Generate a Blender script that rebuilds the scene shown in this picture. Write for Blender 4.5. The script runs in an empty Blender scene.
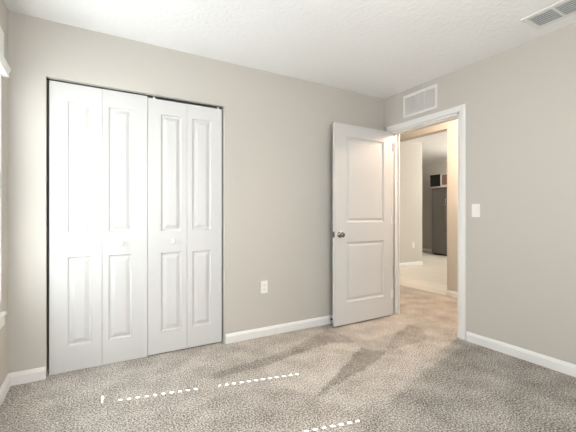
import bpy, bmesh, math, random
from mathutils import Vector, Matrix
R = math.radians
D = bpy.data; SC = bpy.context.scene; COL = SC.collection
random.seed(4)

# ---------------------------------------------------------------- camera, sky, sun, exposure
YAW = R(29.8); CAMH = 1.105
cd = D.cameras.new('camera'); cd.sensor_width = 36; cd.lens = 36 * 340 / 576; cd.clip_start = 0.02
cam = D.objects.new('camera', cd); COL.objects.link(cam)
cam.location = (0, 0, CAMH); cam.rotation_euler = (R(90), 0, -YAW)
SC.camera = cam
SC.view_settings.view_transform = 'Standard'; SC.view_settings.look = 'None'
SC.view_settings.gamma = 1; SC.view_settings.use_curve_mapping = False
SC.view_settings.exposure = 0.06
w = D.worlds.new('world'); SC.world = w; w.use_nodes = True
w.node_tree.nodes['Background'].inputs[0].default_value = (0.80, 0.90, 1.0, 1)
w.node_tree.nodes['Background'].inputs[1].default_value = 1.5
def lamp(name, kind, loc, energy, col, size=None, rot=None, sy=None, aim=None):
    l = D.lights.new(name, kind); l.energy = energy; l.color = col
    o = D.objects.new(name, l); COL.objects.link(o); o.location = loc
    if kind == 'AREA':
        l.size = size
        if sy: l.shape = 'RECTANGLE'; l.size_y = sy
    elif kind == 'POINT': l.shadow_soft_size = size
    if rot: o.rotation_euler = rot
    if aim: o.rotation_euler = Vector(aim).to_track_quat('-Z', 'Y').to_euler()
    return o
SUND = Vector((1, -0.2236, -1.12)).normalized()
sun = lamp('sun', 'SUN', (-3, 2.5, 4), 86, (0.99, 0.99, 0.985), aim=SUND); sun.data.angle = R(0.25)
# added room fill behind the camera; the front wall has no window
lamp('fill_light_behind_camera', 'AREA', (0.75, -0.76, 1.45), 49, (0.94, 0.965, 1.0), 1.8, (R(90), 0, 0), 1.4)
# added soft fill for the living area beyond the hall, no window built
lamp('living_fill_light', 'AREA', (6.6, 1.12, 1.5), 60, (1.0, 0.97, 0.93), 3.2, (R(90), 0, 0), 1.8)

# ---------------------------------------------------------------- helpers
def tag(o, label=None, cat=None, group=None, kind=None):
    if label: o['label'] = label
    if cat: o['category'] = cat
    if group: o['group'] = group
    if kind: o['kind'] = kind
    return o
def empty(name, loc, rz=0, **k):
    o = D.objects.new(name, None); COL.objects.link(o); o.location = loc; o.rotation_euler = (0, 0, rz)
    o.empty_display_size = 0.05
    return tag(o, **k)
class MB:
    def __init__(s): s.bm = bmesh.new()
    def box(s, a, b, bevel=0):
        a, b = [min(p, q) for p, q in zip(a, b)], [max(p, q) for p, q in zip(a, b)]
        v = [s.bm.verts.new((x, y, z)) for x in (a[0], b[0]) for y in (a[1], b[1]) for z in (a[2], b[2])]
        fs = [s.bm.faces.new([v[i] for i in q]) for q in ((0,1,3,2),(4,6,7,5),(0,4,5,1),(2,3,7,6),(0,2,6,4),(1,5,7,3))]
        if bevel:
            es = list({e for f in fs for e in f.edges})
            bmesh.ops.bevel(s.bm, geom=es, offset=bevel, segments=2, affect='EDGES', profile=0.5)
        return s
    def prism(s, pts, fn):                      # pts: 2-D profile; fn(u,v,t) -> 3-D, t = 0..1
        A = [s.bm.verts.new(fn(u, v, 0)) for u, v in pts]; B = [s.bm.verts.new(fn(u, v, 1)) for u, v in pts]
        n = len(pts)
        for i in range(n): s.bm.faces.new((A[i], A[(i+1) % n], B[(i+1) % n], B[i]))
        s.bm.faces.new(A[::-1]); s.bm.faces.new(B)
        return s
    def lathe(s, prof, mat, seg=24):            # prof: (radius, height) list; mat: placement matrix
        rings = []
        for r, h in prof:
            rings.append([s.bm.verts.new(mat @ Vector((max(r, 1e-4)*math.cos(2*math.pi*k/seg), max(r, 1e-4)*math.sin(2*math.pi*k/seg), h))) for k in range(seg)])
        for a, b in zip(rings, rings[1:]):
            for k in range(seg): s.bm.faces.new((a[k], a[(k+1) % seg], b[(k+1) % seg], b[k]))
        s.bm.faces.new(rings[0][::-1]); s.bm.faces.new(rings[-1])
        return s
    def tube(s, pts, r, seg=8):
        rings = []
        for i, p in enumerate(pts):
            p = Vector(p); d = (Vector(pts[min(i+1, len(pts)-1)]) - Vector(pts[max(i-1, 0)])).normalized()
            u = d.orthogonal().normalized() if i == 0 else (rings_u - d * rings_u.dot(d)).normalized()
            rings_u = u; q = d.cross(u)
            rings.append([s.bm.verts.new(p + u*r*math.cos(2*math.pi*k/seg) + q*r*math.sin(2*math.pi*k/seg)) for k in range(seg)])
        for a, b in zip(rings, rings[1:]):
            for k in range(seg): s.bm.faces.new((a[k], a[(k+1) % seg], b[(k+1) % seg], b[k]))
        s.bm.faces.new(rings[0][::-1]); s.bm.faces.new(rings[-1])
        return s
    def build(s, name, mat, parent=None, smooth=False, recalc=True, loc=None):
        if recalc: bmesh.ops.recalc_face_normals(s.bm, faces=s.bm.faces)
        me = D.meshes.new(name); s.bm.to_mesh(me); s.bm.free()
        if mat: me.materials.append(mat)
        if smooth:
            for p in me.polygons: p.use_smooth = True
        o = D.objects.new(name, me); COL.objects.link(o)
        if parent: o.parent = parent
        if loc: o.location = loc
        return o

# ---------------------------------------------------------------- materials
def mat(name, col, rough=0.5, metal=0.0, bump=None, spec=0.5, mottle=None):
    m = D.materials.new(name); m.use_nodes = True; nt = m.node_tree; b = nt.nodes['Principled BSDF']
    b.inputs['Base Color'].default_value = (*col, 1); b.inputs['Roughness'].default_value = rough
    b.inputs['Metallic'].default_value = metal; b.inputs['Specular IOR Level'].default_value = spec
    tc = nt.nodes.new('ShaderNodeTexCoord')
    if mottle:                                   # slight colour variation (scale, amount)
        n = nt.nodes.new('ShaderNodeTexNoise'); n.inputs['Scale'].default_value = mottle[0]; n.inputs['Detail'].default_value = 3
        nt.links.new(tc.outputs['Object'], n.inputs['Vector'])
        r = nt.nodes.new('ShaderNodeMix'); r.data_type = 'RGBA'
        k = mottle[1]
        r.inputs[6].default_value = (*[c*(1-k) for c in col], 1); r.inputs[7].default_value = (*[min(1, c*(1+k)) for c in col], 1)
        nt.links.new(n.outputs['Fac'], r.inputs[0]); nt.links.new(r.outputs[2], b.inputs['Base Color'])
    if bump:                                     # (scale, strength, distance)
        n = nt.nodes.new('ShaderNodeTexNoise'); n.inputs['Scale'].default_value = bump[0]; n.inputs['Detail'].default_value = 4
        nt.links.new(tc.outputs['Object'], n.inputs['Vector'])
        bp = nt.nodes.new('ShaderNodeBump'); bp.inputs['Strength'].default_value = bump[1]; bp.inputs['Distance'].default_value = bump[2]
        nt.links.new(n.outputs['Fac'], bp.inputs['Height']); nt.links.new(bp.outputs['Normal'], b.inputs['Normal'])
    return m
WALL = mat('greige_wall_paint', (0.525, 0.498, 0.449), 0.75, bump=(120, 0.12, 0.002), spec=0.08)
HWALL = mat('hall_wall_paint', (0.525, 0.498, 0.449), 0.75, bump=(120, 0.12, 0.002), spec=0.08)
CEIL = mat('white_knockdown_ceiling', (0.86, 0.86, 0.845), 0.9, bump=(38, 0.6, 0.008), spec=0.1)
TRIM = mat('white_semigloss_trim', (0.76, 0.75, 0.73), 0.38, spec=0.4)
DOORW = mat('white_moulded_door', (0.60, 0.592, 0.575), 0.42, bump=(260, 0.05, 0.001), spec=0.4)
PLAST = mat('white_plastic', (0.82, 0.80, 0.77), 0.35)
SLOT = mat('dark_slot', (0.03, 0.03, 0.03), 0.6)
NICK = mat('satin_nickel', (0.22, 0.205, 0.185), 0.26, 1.0, mottle=(30, 0.06))
GRILLE = mat('white_enamelled_metal', (0.76, 0.74, 0.71), 0.45)
DUCT = mat('duct_shade_grey', (0.10, 0.10, 0.095), 0.6)  # darkness of the shaded duct put into the colour
CLOS = mat('closet_interior_shade', (0.30, 0.29, 0.27), 0.9)  # darker than the room walls: shade of the unlit closet put into colour
TILE = None
FRID = mat('dark_slate_steel', (0.15, 0.135, 0.12), 0.45, 0.2, mottle=(4, 0.08))
BLACK = mat('black_gloss_plastic', (0.012, 0.011, 0.012), 0.6, spec=0.2)
BROWN = mat('brown_wood_frame', (0.16, 0.10, 0.075), 0.5, mottle=(14, 0.2))
RUBBER = mat('white_rubber', (0.75, 0.74, 0.72), 0.6)

def carpet_mat():
    m = D.materials.new('cut_pile_carpet'); m.use_nodes = True; nt = m.node_tree; b = nt.nodes['Principled BSDF']
    b.inputs['Roughness'].default_value = 1.0; b.inputs['Specular IOR Level'].default_value = 0.05
    tc = nt.nodes.new('ShaderNodeTexCoord')
    n1 = nt.nodes.new('ShaderNodeTexNoise'); n1.inputs['Scale'].default_value = 105; n1.inputs['Detail'].default_value = 5; n1.inputs['Roughness'].default_value = 0.8
    n2 = nt.nodes.new('ShaderNodeTexNoise'); n2.inputs['Scale'].default_value = 5; n2.inputs['Detail'].default_value = 3
    for n in (n1, n2): nt.links.new(tc.outputs['Object'], n.inputs['Vector'])
    cr = nt.nodes.new('ShaderNodeValToRGB')
    e = cr.color_ramp.elements
    e[0].position = 0.40; e[0].color = (0.10, 0.088, 0.076, 1)
    e[1].position = 0.61; e[1].color = (0.82, 0.77, 0.705, 1)
    k = cr.color_ramp.elements.new(0.5); k.color = (0.39, 0.355, 0.318, 1)
    at = nt.nodes.new('ShaderNodeAttribute'); at.attribute_name = 'nap'
    # nap (pile brushed one way or the other) shifts the tone
    ma = nt.nodes.new('ShaderNodeMath'); ma.operation = 'MULTIPLY_ADD'; ma.inputs[1].default_value = 0.04
    ms = nt.nodes.new('ShaderNodeMath'); ms.operation = 'MULTIPLY_ADD'; ms.inputs[1].default_value = 0.12
    nt.links.new(at.outputs['Fac'], ma.inputs[0]); nt.links.new(n1.outputs['Fac'], ma.inputs[2])
    sb = nt.nodes.new('ShaderNodeMath'); sb.operation = 'SUBTRACT'; sb.inputs[1].default_value = 0.06
    nt.links.new(n2.outputs['Fac'], ms.inputs[0]); nt.links.new(ma.outputs[0], ms.inputs[2]); nt.links.new(ms.outputs[0], sb.inputs[0])
    nt.links.new(sb.outputs[0], cr.inputs['Fac']); nt.links.new(cr.outputs['Color'], b.inputs['Base Color'])
    bp = nt.nodes.new('ShaderNodeBump'); bp.inputs['Strength'].default_value = 0.6; bp.inputs['Distance'].default_value = 0.008
    nt.links.new(n1.outputs['Fac'], bp.inputs['Height']); nt.links.new(bp.outputs['Normal'], b.inputs['Normal'])
    return m
CARPET = carpet_mat()
def tile_mat():
    m = D.materials.new('pale_stone_tile'); m.use_nodes = True; nt = m.node_tree; b = nt.nodes['Principled BSDF']
    b.inputs['Roughness'].default_value = 0.38
    tc = nt.nodes.new('ShaderNodeTexCoord'); br = nt.nodes.new('ShaderNodeTexBrick')
    mp = nt.nodes.new('ShaderNodeMapping'); mp.inputs['Rotation'].default_value = (0, 0, R(90))
    nt.links.new(tc.outputs['Object'], mp.inputs[0]); nt.links.new(mp.outputs[0], br.inputs['Vector'])
    br.inputs['Scale'].default_value = 1.0; br.inputs['Brick Width'].default_value = 0.9; br.inputs['Row Height'].default_value = 0.45
    br.inputs['Mortar Size'].default_value = 0.004
    br.inputs['Color1'].default_value = (0.74, 0.68, 0.60, 1); br.inputs['Color2'].default_value = (0.64, 0.58, 0.50, 1); br.inputs['Mortar'].default_value = (0.45, 0.41, 0.36, 1)
    nt.links.new(br.outputs['Color'], b.inputs['Base Color'])
    return m
TILE = tile_mat()
def slat_mat():
    m = D.materials.new('white_blind_slat'); m.use_nodes = True; nt = m.node_tree
    for n in list(nt.nodes): nt.nodes.remove(n)
    o = nt.nodes.new('ShaderNodeOutputMaterial'); mx = nt.nodes.new('ShaderNodeMixShader'); mx.inputs[0].default_value = 0.42
    d = nt.nodes.new('ShaderNodeBsdfDiffuse'); d.inputs[0].default_value = (0.85, 0.86, 0.86, 1)
    t = nt.nodes.new('ShaderNodeBsdfTranslucent'); t.inputs[0].default_value = (0.84, 0.895, 0.92, 1)
    nt.links.new(d.outputs[0], mx.inputs[1]); nt.links.new(t.outputs[0], mx.inputs[2]); nt.links.new(mx.outputs[0], o.inputs[0])
    return m
SLAT = slat_mat()
def glass_mat():
    m = D.materials.new('window_glass'); m.use_nodes = True; nt = m.node_tree
    for n in list(nt.nodes): nt.nodes.remove(n)
    o = nt.nodes.new('ShaderNodeOutputMaterial'); mx = nt.nodes.new('ShaderNodeMixShader'); mx.inputs[0].default_value = 0.06
    t = nt.nodes.new('ShaderNodeBsdfTransparent'); g = nt.nodes.new('ShaderNodeBsdfGlossy'); g.inputs['Roughness'].default_value = 0.02
    nt.links.new(t.outputs[0], mx.inputs[1]); nt.links.new(g.outputs[0], mx.inputs[2]); nt.links.new(mx.outputs[0], o.inputs[0])
    return m
GLASS = glass_mat()
def lampglass(name, col, s):
    m = D.materials.new(name); m.use_nodes = True; b = m.node_tree.nodes['Principled BSDF']
    b.inputs['Base Color'].default_value = (*col, 1); b.inputs['Emission Color'].default_value = (*col, 1); b.inputs['Emission Strength'].default_value = s
    return m

# ---------------------------------------------------------------- dimensions (metres)
XL, XR, YB, YF, H = -0.48, 2.88, 2.825, -0.80, 2.44
XH0, XH1 = 3.00, 4.25                # hall between the bedroom's right wall and the living area
CX0, CX1, CZ = -0.279, 0.985, 2.056  # closet opening
DY0, DY1, DZ = 1.90, 2.733, 2.045    # doorway in the right wall
WY0, WY1, WZ0, WZ1 = 1.60, 2.615, 0.508, 2.16   # window in the left wall
OY0, OY1, OZ = 2.99, 4.10, 2.315     # cased opening hall -> living area
def struct(mb, name, m, **k): return tag(mb.build(name, m), kind='structure', **k)

# floors: carpet with brushed nap swaths
def in_poly(x, y, P):
    c = False; j = len(P) - 1
    for i in range(len(P)):
        if (P[i][1] > y) != (P[j][1] > y) and x < (P[j][0]-P[i][0])*(y-P[i][1])/(P[j][1]-P[i][1]) + P[i][0]: c = not c
        j = i
    return c
NAP = [  # (polygon on the floor, strength: negative = darker)
    ([(1.99,2.70),(2.008,2.463),(1.981,2.288),(1.779,2.381),(1.479,2.344),(1.096,2.254),(0.70,2.25),(0.72,2.33),(1.4,2.43)], -0.75),
    ([(1.95,2.18),(2.06,1.99),(1.73,1.86),(1.40,1.785),(1.15,1.70),(1.58,1.95)], -0.95),
    ([(1.99,2.28),(1.94,2.17),(1.62,1.99),(1.2,1.73),(1.0,1.95),(1.1,2.25),(1.48,2.34),(1.78,2.38)], 0.45),
    ([(2.06,2.0),(2.32,2.016),(2.70,1.92),(2.75,1.78),(2.02,1.62),(1.45,1.43),(1.25,1.5),(1.2,1.72),(1.85,1.9)], 0.35),
    ([(2.022,1.608),(2.754,1.768),(2.90,1.70),(2.90,0.3),(1.2,0.6),(1.0,1.25),(1.45,1.425)], -0.35),
    ([(0.60,2.02),(1.045,1.963),(1.18,1.683),(1.09,1.515),(0.873,1.504),(0.5,1.631)], -0.25),
    ([(2.424,2.25),(2.804,2.381),(2.756,2.192),(2.60,2.02),(2.322,2.016),(2.1,2.038)], -0.7),
    ([(2.10,2.68),(2.82,2.62),(2.80,2.40),(2.42,2.27),(2.0,2.30)], 0.35),
    ([(-0.45,2.60),(0.95,2.80),(1.5,2.78),(1.1,2.55),(0.2,2.42)], 0.2),
]
def carpet_floor():
    x0, x1, y0, y1, s = XL-0.1, XH1, YF-0.1, YB+0.7, 0.022
    nx, ny = int((x1-x0)/s), int((y1-y0)/s)
    vs = []; nap = []
    for j in range(ny+1):
        for i in range(nx+1):
            x, y = x0+(x1-x0)*i/nx, y0+(y1-y0)*j/ny
            vs.append((x, y, 0)); v = 0
            wx = x + 0.004*math.sin(31*y+3*x); wy = y + 0.004*math.sin(27*x)
            for P, k in NAP:
                if in_poly(wx, wy, P): v = k
            nap.append(v)
    fs = [(j*(nx+1)+i, j*(nx+1)+i+1, (j+1)*(nx+1)+i+1, (j+1)*(nx+1)+i) for j in range(ny) for i in range(nx)]
    n = len(vs)                                     # underside and rim so the floor is a slab
    c = [0, nx, ny*(nx+1)+nx, ny*(nx+1)]
    vs += [(vs[k][0], vs[k][1], -0.08) for k in c]; nap += [0]*4
    fs += [(n+3, n+2, n+1, n)]
    fs += [tuple(range(0, nx+1))[::-1] + (n, n+1), tuple(k*(nx+1)+nx for k in range(ny+1))[::-1] + (n+1, n+2),
           tuple(ny*(nx+1)+k for k in range(nx+1)) + (n+2, n+3), tuple(k*(nx+1) for k in range(ny+1)) + (n+3, n)]
    me = D.meshes.new('floor'); me.from_pydata(vs, [], fs); me.materials.append(CARPET)
    a = me.attributes.new('nap', 'FLOAT', 'POINT'); a.data.foreach_set('value', nap)
    o = D.objects.new('floor', me); COL.objects.link(o); tag(o, kind='structure', label='speckled grey-brown carpet with vacuum marks', cat='carpet')
    return o
carpet_floor()
struct(MB().box((XH0, YB+0.7, -0.08), (XH1, 5.0, 0)), 'floor_hall', CARPET)
struct(MB().box((XH1, 0.9, -0.08), (9.4, 9.4, -0.004)), 'floor_living', TILE)
struct(MB().box((XH1-0.02, OY0, -0.01), (XH1+0.03, OY1, 0.006)), 'trim_threshold', mat('beige_threshold_strip', (0.62, 0.55, 0.45), 0.5))

# ceilings
struct(MB().box((XL-0.1, YF-0.1, H), (XH1+0.12, 5.0, H+0.1)), 'ceiling', CEIL)
struct(MB().box((XH1+0.12, 0.9, 2.76), (9.4, 9.4, 2.86)), 'ceiling_living', CEIL)

# walls: back with closet opening
m = MB(); t = 0.14
m.box((XL-0.1, YB, 0), (CX0, YB+t, H)); m.box((CX0, YB, CZ), (CX1, YB+t, H)); m.box((CX1, YB, 0), (XR, YB+t, H))
struct(m, 'wall_back', WALL)
m = MB()
m.box((XR, YF, 0), (XH0, DY0, H)); m.box((XR, DY0, DZ), (XH0, DY1, H)); m.box((XR, DY1, 0), (XH0, 4.9, H))
struct(m, 'wall_right', WALL)
m = MB()
m.box((XL-0.1, YF, 0), (XL, WY0, H)); m.box((XL-0.1, WY0, 0), (XL, WY1, WZ0)); m.box((XL-0.1, WY0, WZ1), (XL, WY1, H)); m.box((XL-0.1, WY1, 0), (XL, YB, H))
struct(m, 'wall_left', WALL)
struct(MB().box((XL-0.1, YF-0.1, 0), (XH1, YF, H)), 'wall_front', WALL)
m = MB()  # closet shell
m.box((XL-0.1, YB+t+0.55, 0), (CX1+0.5, YB+t+0.62, H)); m.box((XL-0.1, YB+t, 0), (XL-0.04, YB+t+0.55, H)); m.box((CX1+0.44, YB+t, 0), (CX1+0.5, YB+t+0.55, H))
struct(m, 'wall_closet', CLOS)
m = MB()  # hall wall with the opening
m.box((XH1, YF-0.1, 0), (XH1+0.12, OY0, 2.8)); m.box((XH1, OY0, OZ), (XH1+0.12, OY1, 2.8)); m.box((XH1, OY1, 0), (XH1+0.12, 5.32, 2.8))
struct(m, 'wall_hall', HWALL)
struct(MB().box((XR, 4.9, 0), (XH1, 5.0, H)), 'wall_hall_end', HWALL)
struct(MB().box((XH1+0.12, 5.2, 0), (6.50, 5.32, 2.76)), 'wall_living', HWALL)
struct(MB().box((9.10, 0.9, 0), (9.20, 9.4, 2.76)), 'wall_kitchen', HWALL)
struct(MB().box((XH1+0.12, 0.9, 0), (9.10, 1.0, 2.76)), 'wall_living_front', HWALL)
struct(MB().box((6.40, 9.3, 0), (9.10, 9.4, 2.76)), 'wall_kitchen_end', HWALL)
struct(MB().box((6.40, 5.32, 0), (6.50, 9.3, 2.76)), 'wall_kitchen_side', HWALL)

# baseboards: moulded profile (out from wall, up)
BBP = [(0, 0), (0.014, 0), (0.014, 0.060), (0.010, 0.068), (0.008, 0.074), (0.0045, 0.080), (0, 0.082)]
def baseboard(name, a, b, n):    # from a to b along the wall, n = direction into the room
    a, b, n = Vector(a), Vector(b), Vector(n)
    m = MB().prism(BBP, lambda u, v, tt: a.lerp(b, tt) + n*u + Vector((0, 0, v)))
    return struct(m, name, TRIM)
baseboard('baseboard_back', (XL, YB, 0), (CX0, YB, 0), (0, -1, 0))
baseboard('baseboard_back', (CX1+0.008, YB, 0), (XR, YB, 0), (0, -1, 0))
baseboard('baseboard_left', (XL, YF, 0), (XL, YB-0.014, 0), (1, 0, 0))
baseboard('baseboard_right', (XR, YF, 0), (XR, DY0-0.07, 0), (-1, 0, 0))
baseboard('baseboard_right', (XR, DY1+0.045, 0), (XR, YB-0.014, 0), (-1, 0, 0))
baseboard('baseboard_hall', (XH1, 0, 0), (XH1, OY0, 0), (-1, 0, 0))
baseboard('baseboard_living', (XH1+0.12, 5.2, 0), (6.50, 5.2, 0), (0, -1, 0))
baseboard('baseboard_kitchen', (9.10, 6.62, 0), (9.10, 9.3, 0), (-1, 0, 0))

# door frame: jamb, stop and mitred casing (structure trim)
CASP = [(0, 0), (0, 0.010), (0.008, 0.014), (0.030, 0.017), (0.050, 0.017), (0.057, 0.012), (0.057, 0)]   # (outwards from opening, out of wall)
def casing(name, xw, nx):
    e = 0.004; y0, y1, z1 = DY0-e, DY1-0.021, DZ+e
    bm = bmesh.new(); path = []
    for u, v in CASP:
        path.append([bm.verts.new((xw+nx*v, y0-u, 0)), bm.verts.new((xw+nx*v, y0-u, z1+u)), bm.verts.new((xw+nx*v, y1+u, z1+u)), bm.verts.new((xw+nx*v, y1+u, 0))])
    for i in range(len(path)):
        a, b = path[i], path[(i+1) % len(path)]
        for k in range(3): bm.faces.new((a[k], a[k+1], b[k+1], b[k]))
    bm.faces.new([p[0] for p in path]); bm.faces.new([p[3] for p in path][::-1])
    mb = MB(); mb.bm.free(); mb.bm = bm
    return struct(mb, name, TRIM)
casing('trim_1', XR, -1); casing('trim_2', XH0, 1)
m = MB(); j = 0.018
m.box((XR-0.002, DY0, 0), (XH0+0.002, DY0+j, DZ)); m.box((XR-0.002, DY1-j+0.010, 0), (XH0+0.002, DY1+0.010, DZ)); m.box((XR-0.002, DY0, DZ-j), (XH0+0.002, DY1+0.010, DZ))
m.box((XR+0.040, DY0+j, 0), (XR+0.052, DY0+j+0.010, DZ-j)); m.box((XR+0.040, DY1-j, 0), (XR+0.052, DY1-j+0.010-0.010+0.0, DZ-j)); m.box((XR+0.040, DY0+j, DZ-j-0.010), (XR+0.052, DY1-j, DZ-j))
struct(m, 'trim_3', TRIM)

# ---------------------------------------------------------------- moulded panel leaf
def panel_leaf(W, HH, T, panels, rings=None):
    """local: x 0..W, z 0..HH, front y=0 (faces -y), back y=T; panels = [(x0,x1,z0,z1)] ascending in z"""
    rings = rings or [(0.0, 0.0), (0.006, 0.010), (0.015, 0.0115), (0.042, 0.0015), (0.046, 0.001)]
    bm = bmesh.new()
    xs = sorted({0, W} | {p[0] for p in panels} | {p[1] for p in panels}); zs = sorted({0, HH} | {p[2] for p in panels} | {p[3] for p in panels})
    def side(y, sgn):
        for xa, xb in zip(xs, xs[1:]):
            for za, zb_ in zip(zs, zs[1:]):
                if any(abs(p[0]-xa) < 1e-6 and abs(p[2]-za) < 1e-6 for p in panels): continue
                bm.faces.new([bm.verts.new(p) for p in ((xa, y, za), (xb, y, za), (xb, y, zb_), (xa, y, zb_))])
        for x0, x1, z0, z1 in panels:
            prev = None
            for ins, dep in rings:
                cur = [bm.verts.new(p) for p in ((x0+ins, y+sgn*dep, z0+ins), (x1-ins, y+sgn*dep, z0+ins), (x1-ins, y+sgn*dep, z1-ins), (x0+ins, y+sgn*dep, z1-ins))]
                if prev:
                    for k in range(4): bm.faces.new((prev[k], prev[(k+1) % 4], cur[(k+1) % 4], cur[k]))
                prev = cur
            bm.faces.new(prev)
    side(0, 1)
    side(T, -1)
    for za, zb_ in zip(zs, zs[1:]):
        for x in (0, W): bm.faces.new([bm.verts.new(p) for p in ((x, 0, za), (x, T, za), (x, T, zb_), (x, 0, zb_))])
    for xa, xb in zip(xs, xs[1:]):
        for z in (0, HH): bm.faces.new([bm.verts.new(p) for p in ((xa, 0, z), (xa, T, z), (xb, T, z), (xb, 0, z))])
    bmesh.ops.remove_doubles(bm, verts=bm.verts, dist=1e-5)
    mb = MB(); mb.bm.free(); mb.bm = bm
    return mb

# bifold closet doors: each pair is one thing of two hinged leaves
def bifold(name, x0, xm, x1, panels_a, panels_b, zb, zt, knob, knob_x, lead):
    y = YB + 0.036
    r = empty(name, (x0, y, 0), kind='structure', cat='bifold door', label=lead)
    Hh = zt - zb
    P = lambda xs, off: [(xs[0]-off, xs[1]-off, 0.182-zb, 0.812-zb), (xs[0]-off, xs[1]-off, 0.988-zb, 1.918-zb)]
    a = panel_leaf(xm-x0-0.001, Hh, 0.030, P(panels_a, x0)).build('leaf', DOORW, r, loc=(0, 0, zb))
    b = panel_leaf(x1-xm-0.001, Hh, 0.030, P(panels_b, xm)).build('leaf', DOORW, r, loc=(xm-x0+0.001, 0, zb))
    kp = [(0.0095, 0), (0.0095, 0.004), (0.007, 0.010), (0.0085, 0.016), (0.0155, 0.022), (0.0185, 0.029), (0.0175, 0.035), (0.012, 0.0395), (0.004, 0.041)]
    par = b if knob == 'b' else a; off = (xm+0.001) if knob == 'b' else x0
    MB().lathe(kp, Matrix.Translation((knob_x-off, 0, 0.902-zb)) @ Matrix.Rotation(R(90), 4, 'X')).build('knob', PLAST, par, smooth=True)
    hg = MB()
    for z in (0.25, 1.0, 1.8): hg.box((xm-x0-0.010, 0.030, z), (xm-x0+0.010, 0.0325, z+0.06))
    hg.build('hinge', NICK, r)
    return r
L = bifold('door_2', -0.265, 0.0565, 0.3687, (-0.158, -0.010), (0.098, 0.257), 0.003, 2.044, 'b', 0.182, 'left pair of white bifold closet doors with a round white knob, nearest the window')
Rr = bifold('door_3', 0.372, 0.674, 0.972, (0.469, 0.631), (0.717, 0.876), 0.010, 2.034, 'a', 0.562, 'right pair of white bifold closet doors with a round white knob, beside the bare wall')
MB().box((-0.010, 0.004, 0), (0.045, 0.026, 0.003)).box((-0.012, 0.004, 0), (-0.009, 0.026, 0.030)).box((0.012, 0.010, 0.003), (0.022, 0.020, 0.016)).build('pivot_bracket', PLAST, L)
MB().box((0.04, 0.008, 2.034), (0.055, 0.022, 2.056)).build('pivot_pin', PLAST, Rr)
MB().box((0.565, 0.008, 2.034), (0.578, 0.022, 2.056)).build('pivot_pin', PLAST, Rr)
struct(MB().box((CX0, YB+0.040, CZ-0.005), (CX1, YB+0.062, CZ)), 'trim_track', mat('grey_track_metal', (0.10, 0.10, 0.10), 0.5, 0.6))

# bedroom door, swung open almost flat to the back wall
dr = empty('door_1', (2.876, 2.708, 0), R(0.6), kind='structure', cat='door', label='white two-panel bedroom door standing open with a metal knob')
W = 0.806; T = 0.035; zb = 0.014
lf = panel_leaf(W, 2.016, T, [(0.148, 0.676, 0.235-zb, 0.842-zb), (0.148, 0.676, 1.040-zb, 1.906-zb)],
                rings=[(0.0, 0.0), (0.007, 0.008), (0.014, 0.011), (0.026, 0.0115), (0.040, 0.0045), (0.052, 0.004)]).build('leaf', DOORW, dr, loc=(-W-0.004, -T+0.014, zb))
kn = [(0.031, 0), (0.032, 0.004), (0.028, 0.009), (0.013, 0.012), (0.010, 0.022), (0.014, 0.027), (0.0225, 0.033), (0.0265, 0.041), (0.0265, 0.048), (0.0225, 0.056), (0.014, 0.061), (0.003, 0.063)]
MB().lathe(kn, Matrix.Translation((0.062, 0, 0.92-zb)) @ Matrix.Rotation(R(90), 4, 'X')).build('knob', NICK, lf, smooth=True)
MB().lathe([(r_, h_*0.8) for r_, h_ in kn], Matrix.Translation((0.062, T, 0.92-zb)) @ Matrix.Rotation(R(-90), 4, 'X')).build('knob', NICK, lf, smooth=True)
MB().box((-0.0012, 0.005, 0.92-zb-0.029), (0.0004, T-0.005, 0.92-zb+0.029)).box((-0.009, 0.012, 0.92-zb-0.008), (0, 0.024, 0.92-zb+0.008)).build('latch_plate', NICK, lf)
for z in (0.20, 1.02, 1.82):
    MB().lathe([(0.0055, 0), (0.0055, 0.09)], Matrix.Translation((0.001, -T+0.010, z)), 12).box((-0.03, -T+0.0128, z), (0, -T+0.0142, z+0.09)).build('hinge', TRIM, dr, smooth=False)

# ---------------------------------------------------------------- window on the left wall
wn = empty('window_1', (XL-0.07, (WY0+WY1)/2, WZ0), kind='structure', cat='window', label='white sash window behind closed blinds')
cy = (WY0+WY1)/2; hw = (WY1-WY0)/2; hh = WZ1-WZ0
m = MB(); a = 0.022
m.box((-0.028, -hw, 0), (0.028, -hw+a, hh)); m.box((-0.028, hw-a, 0), (0.028, hw, hh)); m.box((-0.028, -hw, 0), (0.028, hw, 0.018)); m.box((-0.028, -hw, hh-0.012), (0.028, hw, hh))
m.build('window_frame', TRIM, wn)
MB().box((-0.014, -hw+a, 1.31-WZ0), (0.014, hw-a, 1.398-WZ0)).build('meeting_rail', TRIM, wn)
MB().box((-0.003, -hw+a, 0.018), (0.003, hw-a, hh-0.012)).build('pane', GLASS, wn)
MB().box((-0.01, 0, 0), (0.094, WY1-WY0+0.075, 0.022), 0.006).build('window_sill', TRIM, wn, loc=(0, -hw-0.045, -0.001))
MB().box((0.070, -0.03, -0.06), (0.084, WY1-WY0+0.03, 0), 0.003).build('apron', TRIM, wn, loc=(0, -hw, 0))
MB().box((0.070, -0.04, 2.03-WZ0), (0.086, WY1-WY0, 2.20-WZ0), 0.002).build('head_casing', TRIM, wn, loc=(0, -hw, 0))
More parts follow.
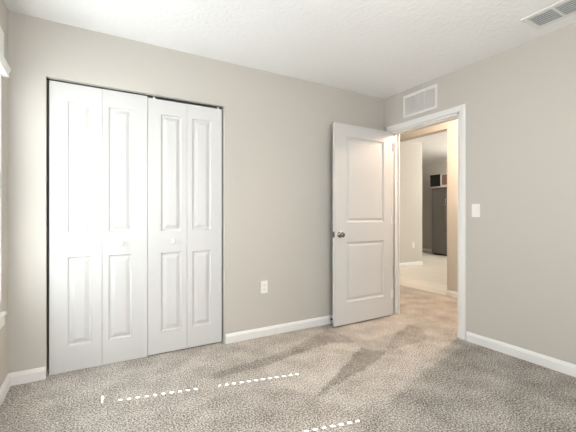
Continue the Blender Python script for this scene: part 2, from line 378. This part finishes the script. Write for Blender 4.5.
# the sill needs to enter the wall only at the opening
# blind: thin curved slats turned closed, with cord holes in two ladder rows
bl = empty('window_blind', (XL-0.02, cy, WZ0+0.03), cat='blind', label='closed white horizontal window blind with a moulded valance, at the left edge')
def slats():
    bm = bmesh.new(); pitch = 0.0533; b0 = WZ0+0.03
    c1, c2 = 1.793-cy, 2.418-cy
    ys = [-hw+0.012, c1-0.0060, c1+0.0060, c2-0.066, c2-0.0060, c2+0.0060, c2+0.058, c2+0.078, hw-0.012]
    ang = R(76)
    for k in range(-2, 25):
        zc = 0.721 - b0 + pitch*k
        if zc > 2.045 - b0: break
        def P(y, s):      # s: -1..1 across the slat
            c = 0.003*(1-s*s)
            return (0.030*s*math.cos(ang) - c, y, zc + 0.030*s*math.sin(ang))
        for i in range(len(ys)-1):
            ya, yb = ys[i], ys[i+1]
            steps = [-1, -0.24, 0, 0.24, 1]
            for s0, s1 in zip(steps, steps[1:]):
                if k >= 0 and i in (1, 4) and abs(s0+s1) < 0.5: continue
                sa = [s0, s0, s1, s1]
                if k == -2:                       # slit cut in the lowest slat, shaped to cast a stray sun spot
                    if i == 6 and s1 <= 0.24: continue
                    if i in (4, 5):
                        g0, g1 = (0.0, 0.10) if i == 4 else (0.10, 0.24)
                        if s0 == 0: sa = [g0, g1, s1, s1]
                        if s1 == 0: sa = [s0, s0, -g1, -g0]
                bm.faces.new([bm.verts.new(P(ya, sa[0])), bm.verts.new(P(yb, sa[1])), bm.verts.new(P(yb, sa[2])), bm.verts.new(P(ya, sa[3]))])
    bmesh.ops.remove_doubles(bm, verts=bm.verts, dist=1e-5)
    mb = MB(); mb.bm.free(); mb.bm = bm
    return mb.build('slats', SLAT, bl, recalc=False, smooth=True)
slats()
MB().box((-0.020, -hw+0.010, -0.006), (0.020, hw-0.010, 0.052), 0.004).build('bottom_rail', PLAST, bl)
MB().box((-0.022, -hw+0.008, 2.065-WZ0-0.03), (0.018, hw-0.008, WZ1-WZ0-0.032)).build('headrail', PLAST, bl)
VP = [(0.0, 0.0), (0.032, 0.0), (0.033, 0.012), (0.030, 0.020), (0.034, 0.032), (0.040, 0.046), (0.041, 0.054), (0.0, 0.054)]
MB().prism(VP, lambda u, v, tt: Vector((0.021+u, (-hw-0.04)*(1-tt)+(hw+0.040)*tt, 1.951-WZ0-0.03+v))).build('valance', TRIM, bl)

# ---------------------------------------------------------------- wall and ceiling fittings
def outlet(loc, rz, label):
    r = empty('wall_outlet', loc, rz, cat='outlet', label=label, group=None)   # local: plate in x-z, faces -y
    MB().box((-0.035, -0.006, -0.0575), (0.035, 0.0, 0.0575), 0.0025).build('cover_plate', PLAST, r)
    for z in (-0.020, 0.020):
        rc = MB().box((-0.0165, -0.0085, z-0.0135), (0.0165, -0.0055, z+0.0135), 0.003).build('receptacle', PLAST, r)
        MB().box((-0.0075, -0.0090, z-0.002), (-0.0055, -0.0084, z+0.007)).box((0.0055, -0.0090, z-0.002), (0.0075, -0.0084, z+0.007)).box((-0.002, -0.0090, z-0.010), (0.002, -0.0084, z-0.006)).build('slot', SLOT, rc)
    MB().lathe([(0.0025, 0), (0.0025, 0.001)], Matrix.Translation((0, -0.006, 0)) @ Matrix.Rotation(R(90), 4, 'X'), 10).build('screw', GRILLE, r)
    return r
outlet((1.364, YB, 0.452), 0, 'white double outlet low on the bedroom wall between closet and door')
outlet((6.20, 5.2, 0.452), 0, 'small white outlet on the far living area wall, seen through the doorway')
sw = empty('light_switch', (XR, 1.748, 1.153), R(-90), cat='light switch', label='white rocker light switch on the right wall beside the doorway')
MB().box((-0.036, -0.006, -0.0575), (0.036, 0, 0.0575), 0.0025).build('cover_plate', PLAST, sw)
MB().prism([(-0.033, -0.006), (0.033, -0.006), (0.033, -0.008), (0, -0.0095), (-0.033, -0.013)], lambda u, v, tt: Vector((-0.0165+0.033*tt, v, u))).build('rocker', PLAST, sw)

# return-air grille above the doorway
gv = empty('wall_vent', (XR, 2.333, 2.265), R(-90), cat='vent', label='white rectangular air vent on the wall above the doorway')   # local x = along wall toward the camera side
w2, h2 = 0.208, 0.118
m = MB(); b = 0.028
m.box((-w2, -0.007, -h2), (-w2+b, 0, h2), 0.002).box((w2-b, -0.007, -h2), (w2, 0, h2), 0.002).box((-w2+b, -0.007, -h2), (w2-b, 0, -h2+b), 0.002).box((-w2+b, -0.007, h2-b), (w2-b, 0, h2), 0.002)
m.build('frame', GRILLE, gv)
for x in (-0.060, 0.060): MB().box((x-0.009, -0.006, -h2+b), (x+0.009, 0, h2-b)).build('mullion', GRILLE, gv)
m = MB()
for k in range(15):
    z = -h2+b+0.006+k*(2*h2-2*b-0.008)/14.5
    m.prism([(-0.0015, -0.006), (0.0015, -0.006), (-0.006, -0.0005), (-0.009, -0.0005)], lambda u, v, tt, z=z: Vector((-w2+b+(2*w2-2*b)*tt, v, z-u)))
m.build('louvres', GRILLE, gv)
MB().box((-w2+b, -0.0008, -h2+b), (w2-b, -0.0002, h2-b)).build('backing', mat('beige_duct_backing', (0.55, 0.51, 0.47), 0.8), gv)

# ceiling supply register
cv = empty('ceiling_vent', (2.630, 1.035, H), 0, cat='vent', label='white ceiling air register with dark louvres, near the right wall')
hx, hy = 0.115, 0.185
def ring(m, x0, x1, y0, y1, b):
    for (a0, a1, b0, b1) in ((x0, x0+b, y0, y1), (x1-b, x1, y0, y1), (x0+b, x1-b, y0, y0+b), (x0+b, x1-b, y1-b, y1)):
        m.box((a0, b0, -0.008), (a1, b1, 0), 0.002)
    return m
ring(MB(), -hx, hx, -hy, hy, 0.032).build('frame', GRILLE, cv)
for y in (0.010,): MB().box((-hx+0.032, y-0.007, -0.010), (hx-0.032, y+0.007, 0)).build('centre_bar', GRILLE, cv)
MB().box((-hx+0.032, -hy+0.032, -0.0015), (hx-0.032, hy-0.032, -0.0003)).build('backing', DUCT, cv)  # dark sheet standing for the shaded hollow behind the louvres
m = MB()
for k in range(6):
    x = -hx+0.040+k*0.0255
    for y0, y1 in ((-hy+0.032, 0.003), (0.017, hy-0.032)):
        m.prism([(0.003, -0.001), (0.0055, -0.001), (0.0045, -0.011), (0.002, -0.012)], lambda u, v, tt, x=x, y0=y0, y1=y1: Vector((x+u, y0+(y1-y0)*tt, v)))
m.build('louvres', mat('grey_louvre_enamel', (0.55, 0.55, 0.53), 0.5), cv)

# spring door stop on the back baseboard
ds = empty('door_stop', (2.125, YB-0.014, 0.045), 0, cat='door stop', label='small spring door stop with white tip on the baseboard behind the open door')
MB().lathe([(0.011, 0), (0.011, 0.004), (0.006, 0.006)], Matrix.Rotation(R(90), 4, 'X'), 16).build('base', NICK, ds, smooth=True)
MB().tube([(0.0045*math.cos(k*0.9), -0.005-0.0006*k, 0.0045*math.sin(k*0.9)) for k in range(90)], 0.0009, 5).build('spring', NICK, ds, smooth=True)
MB().lathe([(0.006, 0.056), (0.0085, 0.058), (0.0085, 0.068), (0.006, 0.071)], Matrix.Rotation(R(90), 4, 'X'), 16).build('tip', RUBBER, ds, smooth=True)

# ---------------------------------------------------------------- beyond the hall
fr = empty('refrigerator', (8.45, 6.44, 0), 0, cat='refrigerator', label='tall dark grey refrigerator in the far kitchen, seen through the doorway')
MB().box((0.04, -0.92, 0.03), (0.64, 0.0, 1.885), 0.008).build('body', FRID, fr)
MB().box((0.0, -0.455, 0.05), (0.045, -0.001, 1.885), 0.012).build('door', FRID, fr)
MB().box((0.0, -0.919, 0.05), (0.045, -0.462, 1.885), 0.012).build('door', FRID, fr)
for y in (-0.43, -0.49):
    MB().tube([(0.0, y, 0.70), (-0.04, y, 0.72), (-0.045, y, 1.1), (-0.04, y, 1.58), (0.0, y, 1.60)], 0.009, 8).build('handle', NICK, fr, smooth=True)
MB().box((0.05, -0.90, 0.0), (0.60, -0.02, 0.03)).build('foot_plate', BLACK, fr)
sh = MB().box((8.40, 5.40, 1.90), (9.10, 6.50, 1.938)).build('shelf', mat('cream_shelf', (0.45, 0.41, 0.36), 0.7)); tag(sh, 'thin pale shelf just above the dark refrigerator', 'shelf')
bx = empty('storage_box', (8.42, 6.14, 1.938), 0, cat='box', label='black box on the shelf over the refrigerator, left one of the two')
MB().box((0, 0.0, 0.0), (0.42, 0.325, 0.33), 0.010).build('body', BLACK, bx)
MB().box((-0.006, -0.004, 0.27), (0.426, 0.329, 0.338), 0.006).build('lid', BLACK, bx)
b2 = empty('storage_box', (8.42, 5.765, 1.938), 0, cat='box', label='brown box with pale front frame on the shelf over the refrigerator, right one')
MB().box((0, 0.0, 0.0), (0.42, 0.355, 0.34), 0.008).build('body', BROWN, b2)
m = MB(); m.box((-0.012, 0, 0), (0, 0.355, 0.03)).box((-0.012, 0, 0.31), (0, 0.355, 0.34)).box((-0.012, 0.0, 0.03), (0, 0.03, 0.31)).box((-0.012, 0.325, 0.03), (0, 0.355, 0.31))
m.build('front_frame', mat('pale_frame', (0.55, 0.50, 0.45), 0.5), b2)

# flush ceiling lamps (outside the frame): hall, and added fill in bedroom and kitchen
def flush(name, loc, energy, col, label, r=0.16):
    o = empty(name, loc, 0, cat='ceiling lamp', label=label)
    MB().lathe([(r+0.01, 0), (r+0.01, -0.018), (r, -0.022)], Matrix.Identity(4), 32).build('base', NICK, o, smooth=True)
    MB().lathe([(r, -0.022), (r*0.95, -0.045), (r*0.75, -0.068), (r*0.4, -0.082), (0.01, -0.086)], Matrix.Identity(4), 32).build('dome', lampglass(name+'_glass', col, 1.5), o, smooth=True)
    lamp(name+'_light', 'POINT', (loc[0], loc[1], loc[2]-0.19), energy, col, 0.09)
flush('added_bedroom_fill_lamp', (1.25, 0.75, H), 12, (1.0, 0.95, 0.88), 'added fill light shaped as a round flush lamp on the bedroom ceiling', 0.2)  # unseen lamp added as soft room fill
flush('added_kitchen_fill_lamp', (7.9, 4.4, 2.76), 130, (1.0, 0.95, 0.86), 'added fill light shaped as a round flush lamp on the kitchen ceiling', 0.16)  # unseen lamp added to brighten the kitchen wall and refrigerator
flush('hall_ceiling_lamp', (3.72, 2.2, H), 88, (1.0, 0.78, 0.60), 'round flush ceiling lamp on the hall ceiling', 0.14)
